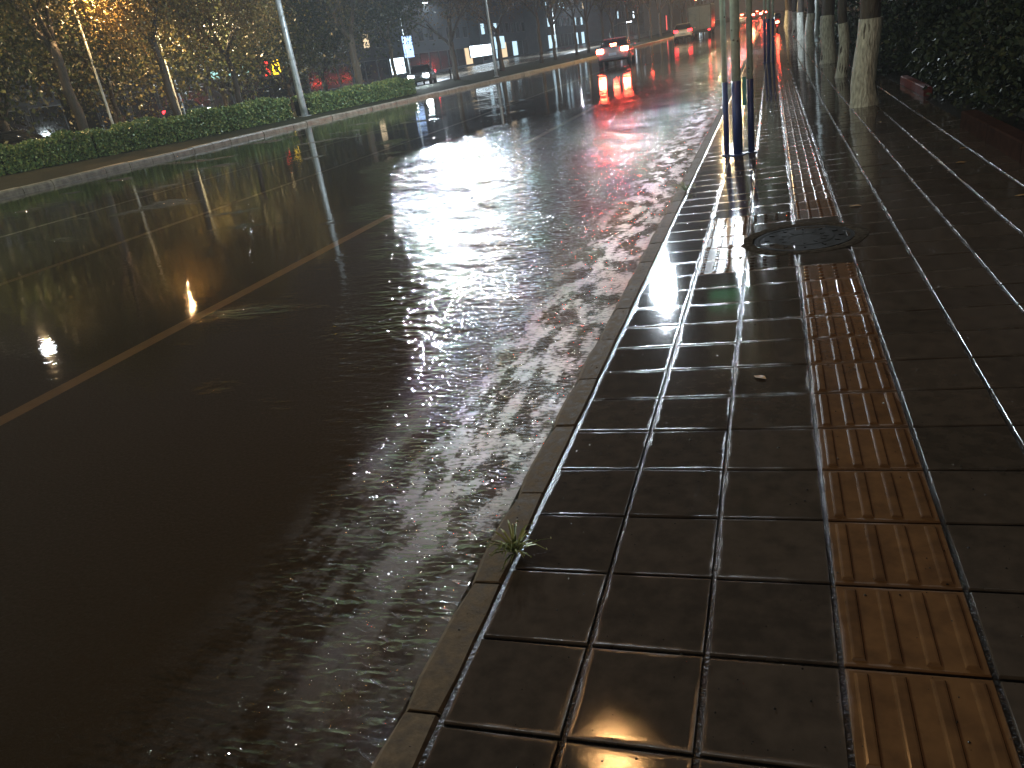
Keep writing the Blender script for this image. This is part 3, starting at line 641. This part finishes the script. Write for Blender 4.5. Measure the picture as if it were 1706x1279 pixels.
def make_car(label, loc, rz, paint, hatch=False, wd=1.8, tail='tail', head=False, third=True, sc=1.0, name='car', group=None):
    t = thing(name, label, 'car', loc, rz, group); h = wd / 2
    if hatch: prof = [(-2.15, .36, .62, .86, .86), (-2.12, .3, .75, 1.02, .93), (-1.6, .24, .8, 1.05, 1), (-.5, .22, .8, 1.03, 1), (.9, .22, .78, 1.0, 1), (1.6, .24, .74, .92, .97), (2.1, .3, .6, .78, .86)]
    else: prof = [(-2.35, .36, .6, .88, .86), (-2.28, .3, .72, 1.02, .94), (-1.7, .24, .78, 1.06, 1), (-.5, .22, .78, 1.0, 1), (.9, .22, .76, .97, 1), (1.8, .24, .7, .88, .97), (2.3, .3, .58, .74, .84)]
    st = []
    for y, z0, zm, z1, k in prof:
        w = h * k; st.append([(-w * .9, y, z0), (-w, y, z0 + .12), (-w * 1.0, y, zm), (-w * .92, y, z1), (-w * .5, y, z1 + .03), (w * .5, y, z1 + .03), (w * .92, y, z1), (w, y, zm), (w, y, z0 + .12), (w * .9, y, z0)])
    body = smooth_obj(loft(st).build('body', paint, t), 2)
    if hatch: gp = [(-2.02, .98, .99, .80), (-1.85, .98, 1.32, .78), (-1.55, .98, 1.5, .74), (-.3, .98, 1.56, .74), (.5, .96, 1.46, .74), (1.15, .94, .99, .80)]
    else: gp = [(-1.75, .98, 1.02, .78), (-1.35, .98, 1.27, .76), (-.95, .98, 1.42, .72), (-.1, .96, 1.47, .70), (.45, .96, 1.38, .72), (1.15, .92, .97, .80)]
    st = []
    for y, z0, z1, k in gp:
        w = h * k; wb = h * .86; st.append([(-wb, y, z0), (-wb * .99, y, z0 + (z1 - z0) * .4), (-w, y, z0 + (z1 - z0) * .9), (-w * .8, y, z1), (w * .8, y, z1), (w, y, z0 + (z1 - z0) * .9), (wb * .99, y, z0 + (z1 - z0) * .4), (wb, y, z0)])
    smooth_obj(loft(st).build('windows', M['glass'], t), 2)
    rf = MB(); ya, yb, zr = (-1.6, .35, 1.535) if hatch else (-.95, .3, 1.445)
    rf.cbox((0, (ya + yb) / 2, zr - .01), (wd * .70, yb - ya, .07), .03); rf.build('roof', paint, t)
    for sy in (-1.35, 1.35):
        for sx in (-1, 1):
            b = MB(); x = sx * (h - .12); b.tube([(x - .11, sy, .33), (x - .1, sy, .33), (x + .1, sy, .33), (x + .11, sy, .33)], [.27, .33, .33, .27], 20); w = b.build('wheel', M['rubber'], t, True)
            b = MB(); b.tube([(x + sx * .112, sy, .33), (x + sx * .118, sy, .33)], [.21, .2], 16); b.build('rim', M['alloy'], w)
    yr = -2.15 if hatch else -2.31
    for sx in (-1, 1):
        b = MB(); z = .93 if hatch else .86
        b.cbox((sx * (h - .24), yr + .0, z), (.40, .12, .22), .03); b.build('tail_light', M[tail], t)
    if third:
        b = MB(); b.cbox((0, -1.86 if hatch else -1.62, 1.38 if hatch else 1.16), (.34, .05, .05), .01); b.build('brake_light', M[tail], t)
    b = MB(); b.cbox((0, yr - .03, .66), (.44, .03, .14), .008); b.build('number_plate', M['plate'], t)
    b = MB(); b.cbox((0, yr + .03, .42), (wd * .8, .12, .16), .04); b.build('bumper', M['metal_dark'], t)
    for sx in (-1, 1):
        b = MB(); b.cbox((sx * (h + .06), .75, 1.02), (.18, .1, .13), .03); b.build('mirror', paint, t)
        b = MB(); b.cbox((sx * (h - .32), 2.2, .68), (.40, .12, .22), .03); b.build('headlight', M['head'] if head else M['alloy'], t)
    if sc != 1: t.scale = (sc,) * 3
    return t
def spot(loc, d, power, color, size=.08, ang=60):
    L = bpy.data.lights.new('vehicle_beam', 'SPOT'); L.energy = power; L.color = color; L.shadow_soft_size = size; L.spot_size = math.radians(ang); L.spot_blend = .6
    o = bpy.data.objects.new('vehicle_beam', L); COL.objects.link(o); o.location = loc; o.rotation_euler = Vector(d).to_track_quat('-Z', 'Y').to_euler()
silver = carpaint('silver_paint', (.2, .2, .21)); white = carpaint('white_paint', (.6, .6, .58)); dark = carpaint('dark_paint', (.02, .022, .025)); grey = carpaint('grey_paint', (.12, .13, .14))
c1 = make_car('silver saloon with three glowing red brake lights on the flooded road', (-8.55, 48.5, g(48) + .0), math.radians(4), silver, wd=1.85)
for s in (-.62, .62): spot((-8.55 + s + .16, 45.95, g(46) + .9), (0, -1, -.02), 4, (1, .05, .06), .1, 130)
make_car('pale hatchback with small red tail lights further up the road', (-7.95, 83.0, g(83)), math.radians(2), white, True, tail='tail_dim', third=False)
make_car('dark saloon parked behind the hedge at the left edge', (-32.5, 28.0, g(28) + .17), math.radians(-62), dark, tail='tail_dim', third=False)
make_car('car with bright white headlights facing the camera beyond the hedge', (-25.6, 59.0, g(59) + .17), math.radians(196), grey, head=True, third=False, tail='tail_dim')
for s in (-.6, .6): spot((-25.0 + s, 56.5, g(57) + .85), (.5, -1, -.03), 90, (.8, .95, 1), .07, 50)
make_car('car with white lights seen between the two leftmost trunks', (-44, 54.0, g(54) + .17), math.radians(-110), grey, True, head=True, third=False, tail='tail_dim')
for i, (x, y, lab) in enumerate([(-3.6, 118, 'nearest of the distant cars with red lights, beside the bus stop posts'), (-4.6, 150, 'distant car with red lights, second in the queue'), (-2.4, 165, 'distant car with red lights, third in the queue'), (-1.7, 205, 'farthest car with red lights in the queue')]):
    make_car(lab, (x, y, g(y)), 0, grey, i % 2 == 0, group='distant cars with red lights')
# box truck
t = thing('box_truck', 'grey box truck seen from behind, right of the pale hatchback', 'truck', (-6.8, 88, g(88)))
b = MB(); b.cbox((0, 2.0, 1.85), (2.3, 5.4, 2.3), .05); bx = b.build('cargo_box', simple('truck_box', (.16, .20, .21), (.10, .13, .14), .35, 2), t)
b = MB()
for s in (-1.1, 1.1): b.box((s, -.72, 1.85), (.06, .03, 2.2))
b.box((0, -.72, 1.85), (.03, .03, 2.2)); b.box((0, -.72, 2.92), (2.2, .03, .06)); b.build('door_frame', M['metal_dark'], bx)
b = MB(); b.cbox((0, 5.7, 1.4), (2.1, 1.6, 1.9), .15); b.build('cab', white, t)
b = MB(); b.box((0, 2.2, .62), (1.0, 6.4, .16)); b.cbox((0, -.6, .5), (2.1, .12, .14), .02); b.build('chassis', M['metal_dark'], t)
for sy in (.4, 5.4):
    for sx in (-.9, .9): b = MB(); b.tube([(sx - .13, sy, .42), (sx + .13, sy, .42)], [.42, .42], 18); b.build('wheel', M['rubber'], t)
for sx in (-.9, .9): b = MB(); b.cbox((sx, -.68, .62), (.25, .06, .12), .01); b.build('tail_light', M['tail_dim'], t)
# scooter
t = thing('scooter', 'scooter with a glowing red tail light parked far up the pavement', 'scooter', (.38, 57.5, walk_z(.38, 57.5)))
b = MB(); b.tube([(0, -.25, .55), (0, -.05, .62), (0, .3, .42), (0, .5, .35), (0, .75, .5)], [.12, .17, .13, .1, .1], 12); b.tube([(0, .7, .45), (0, .62, .95)], [.07, .05], 10); b.build('body', dark, t, True)
b = MB(); b.cbox((0, -.05, .80), (.28, .62, .1), .04); b.build('seat', M['rubber'], t)
b = MB(); b.cbox((0, -.42, 1.02), (.42, .34, .34), .07); b.build('top_box', dark, t)
b = MB(); b.cbox((0, -.42, .68), (.2, .08, .1), .02); b.build('tail_light', M['tail'], t)
b = MB(); b.tube([(-.34, .6, 1.0), (0, .64, .98), (.34, .6, 1.0)], [.02, .025, .02], 8); b.build('handlebar', M['metal_dark'], t)
for y in (-.35, .85): b = MB(); b.tube([(-.05, y, .25), (.05, y, .25)], [.25, .25], 18); b.build('wheel', M['rubber'], t)

# ---------------------------------------------------------------- buildings across the frontage road
M['facade_a'] = simple('grey_facade', (.05, .053, .056), (.03, .032, .034), .7, .8); M['facade_b'] = simple('bluish_facade', (.09, .12, .15), (.05, .07, .09), .6, .8)
M['win_dark'] = simple('dark_window', (.015, .017, .02), None, .1); M['frame'] = simple('window_frame', (.2, .2, .2), None, .5)
M['lit_white'] = emit('lit_shop_white', (.75, .9, 1), 5.0); M['lit_soft'] = emit('lit_window_soft', (.6, .85, 1), 1.4); M['lit_warm'] = emit('lit_window_warm', (1, .75, .45), 1.2)
M['lit_teal'] = emit('lit_teal', (.45, .85, .80), 1.3); M['lit_red'] = emit('neon_red', (1, .04, .03), 6); M['lit_yellow'] = emit('neon_yellow', (1, .62, .02), 6); M['lit_red_dim'] = emit('lit_red_dim', (1, .12, .10), 1.6); M['lit_blue'] = emit('lit_blue', (.4, .6, 1), 2.2)
def building(label, x, y0, y1, hh, fac, lit, seed, shop=True):
    random.seed(seed); yc = (y0 + y1) / 2; t = thing('building', label, 'building', (x, yc, g(yc) + .17)); L = y1 - y0
    b = MB(); b.box((-5, 0, hh / 2), (10, L, hh)); w = b.build('wall', M[fac], t)
    b = MB(); b.box((-5, 0, hh + .15), (10.5, L + .4, .3)); b.build('roof', M['metal_dark'], t)
    n = int(L / 3.2)
    for fl in range(0, int(hh / 3.3)):
        for k in range(n):
            y = -L / 2 + (k + .5) * L / n; z = 1.6 + fl * 3.3; s = (L / n - .5, 2.3) if fl == 0 and shop else (1.5, 1.5)
            mm = random.choices([M['win_dark'], M['lit_soft'], M['lit_warm'], M['lit_white']], lit if fl else [lit[0], lit[1] * 1.5, lit[2], lit[3] * 2])[0]
            b = MB(); b.box((.04, y, z + (0 if fl else -.1)), (.08, s[0] + .14, s[1] + .14)); f = b.build('window', M['frame'], t)
            b = MB(); b.box((.07, y, z + (0 if fl else -.1)), (.08, s[0], s[1])); b.build('pane', mm, f)
    return t
building('low dark building behind the leftmost trees', -50, 22, 48, 7, 'facade_a', [1, 0, 0, 0], 1)
building('grey shop building with small teal lit windows behind the orange tree', -49, 50, 74, 7.5, 'facade_a', [1, .03, 0, 0], 2)
building('dim shop building behind the pale lamp pole', -46, 76, 96, 8, 'facade_a', [1, .06, .03, 0], 3)
building('bluish shop building with bright frontage behind the bare trees', -44, 98, 122, 9, 'facade_b', [1, .15, .03, .05], 4)
building('bluish building carrying the brightest white shop sign', -43, 124, 150, 9, 'facade_b', [1, .15, .03, .03], 5)
building('pale lit building behind the far row of thin trees', -40, 154, 190, 12, 'facade_b', [1, .14, .07, .05], 6)
building('distant lit block beyond the end of the thin trees', -34, 196, 240, 16, 'facade_b', [1, .2, .08, .06], 7)
building('faint bluish tower at the end of the road on the left', -24, 300, 330, 24, 'facade_b', [1, .6, .1, .2], 8)
def signbox(name, label, x, y0, y1, z0, z1, mt, cat='shop sign', posts=False):
    t = thing(name, label, cat, (x, (y0 + y1) / 2, z0))
    b = MB(); b.cbox((-.1, 0, (z1 - z0) / 2), (.2, y1 - y0, z1 - z0), .02); b.build('casing', M['metal_dark'], t)
    b = MB(); b.box((.02, 0, (z1 - z0) / 2), (.05, y1 - y0 - .12, z1 - z0 - .12)); b.build('lit_face', mt, t)
    return t
signbox('shop_sign', 'brightest long white lit shop sign between the bare trees', -42.4, 117, 127.5, 1.9, 3.6, M['lit_white'])
signbox('shop_sign', 'smaller soft white lit sign right of the brightest one', -42.4, 129, 134.5, 2.6, 4.6, M['lit_soft'])
signbox('shop_sign', 'squarish lit white shop panel beyond the end of the hedge', -43.3, 91, 95, 1.3, 3.2, M['lit_white'])
signbox('shop_sign', 'tall blue lit sign above the squarish shop panel', -43.3, 95.5, 98.5, 3.0, 5.6, M['lit_blue'])
for k, (y, z) in enumerate([(62.5, 3.3), (65.0, 3.4), (67.4, 3.5)]):
    signbox('shop_sign', ['leftmost', 'middle', 'rightmost'][k] + ' of three small teal lit signs left of the neon characters', -47.4, y, y + 1.2, z, z + .8, M['lit_teal'])
# neon characters: a red '3'-like stroke and a yellow block character
t = thing('neon_sign', 'red and yellow neon characters glowing left of the lamp pole', 'neon sign', (-46.2, 69.0, 3.0))
b = MB(); b.box((0, 1.3, .7), (.06, 3.6, 1.8)); b.build('backboard', M['metal_dark'], t)
b = MB()
for pts in ([(0, -.1, 1.25), (0, .55, 1.25), (0, .6, .95), (0, .2, .75), (0, .6, .6), (0, .55, .2), (0, -.1, .15)],):
    b.tube([(p[0] + .1, p[1] + .2, p[2]) for p in pts], [.1] * len(pts), 6)
b.build('red_character', M['lit_red'], t)
b = MB()
for a, c in (((1.6, 1.35), (2.6, 1.35)), ((1.6, .95), (2.6, .95)), ((1.6, .15), (2.6, .15)), ((1.6, 1.35), (1.6, .15)), ((2.6, 1.35), (2.6, .15)), ((1.6, .55), (2.6, .55))):
    b.tube([(.1, a[0], a[1]), (.1, c[0], c[1])], [.09, .09], 6)
b.build('yellow_character', M['lit_yellow'], t)
# vertical red-white sign far away
t = signbox('vertical_sign', 'far vertical red lit sign left of the pale hatchback', -19.5, 168, 169.4, 1.5, 4.2, M['lit_red_dim'], 'sign')
# traffic lights
for x, y, z, lab in ((-14.6, 108, 5.1, 'red traffic light hanging above the road between the trees'), (-10.5, 130, 4.3, 'smaller red traffic light above the box truck')):
    t = thing('traffic_light', lab, 'traffic light', (x, y, g(y)))
    b = MB(); b.tube([(-1.5, 0, 0), (-1.5, 0, z + .6)], [.1, .08], 10); b.tube([(-1.5, 0, z + .5), (0, 0, z + .5)], [.06, .05], 8); b.build('pole', M['metal_dark'], t)
    b = MB(); b.cbox((0, 0, z - .2), (.4, .25, 1.15), .04); hd = b.build('signal_head', M['metal_dark'], t)
    b = MB(); b.tube([(0, -.12, z + .15), (0, -.15, z + .15)], [.16, .16], 14); b.build('red_light', M['tail'], hd)

# ---------------------------------------------------------------- wet night air
b = MB(); b.box((-20, 190, 17), (240, 440, 40)); hz = bpy.data.materials.new('haze'); hz.use_nodes = True; n, l = hz.node_tree.nodes, hz.node_tree.links
n.remove(n['Principled BSDF']); pv = n.new('ShaderNodeVolumePrincipled'); pv.inputs['Color'].default_value = (.75, .80, .85, 1); pv.inputs['Density'].default_value = .0012; pv.inputs['Anisotropy'].default_value = .35
l.new(pv.outputs['Volume'], n['Material Output'].inputs['Volume']); tag(b.build('haze', hz), kind='stuff')
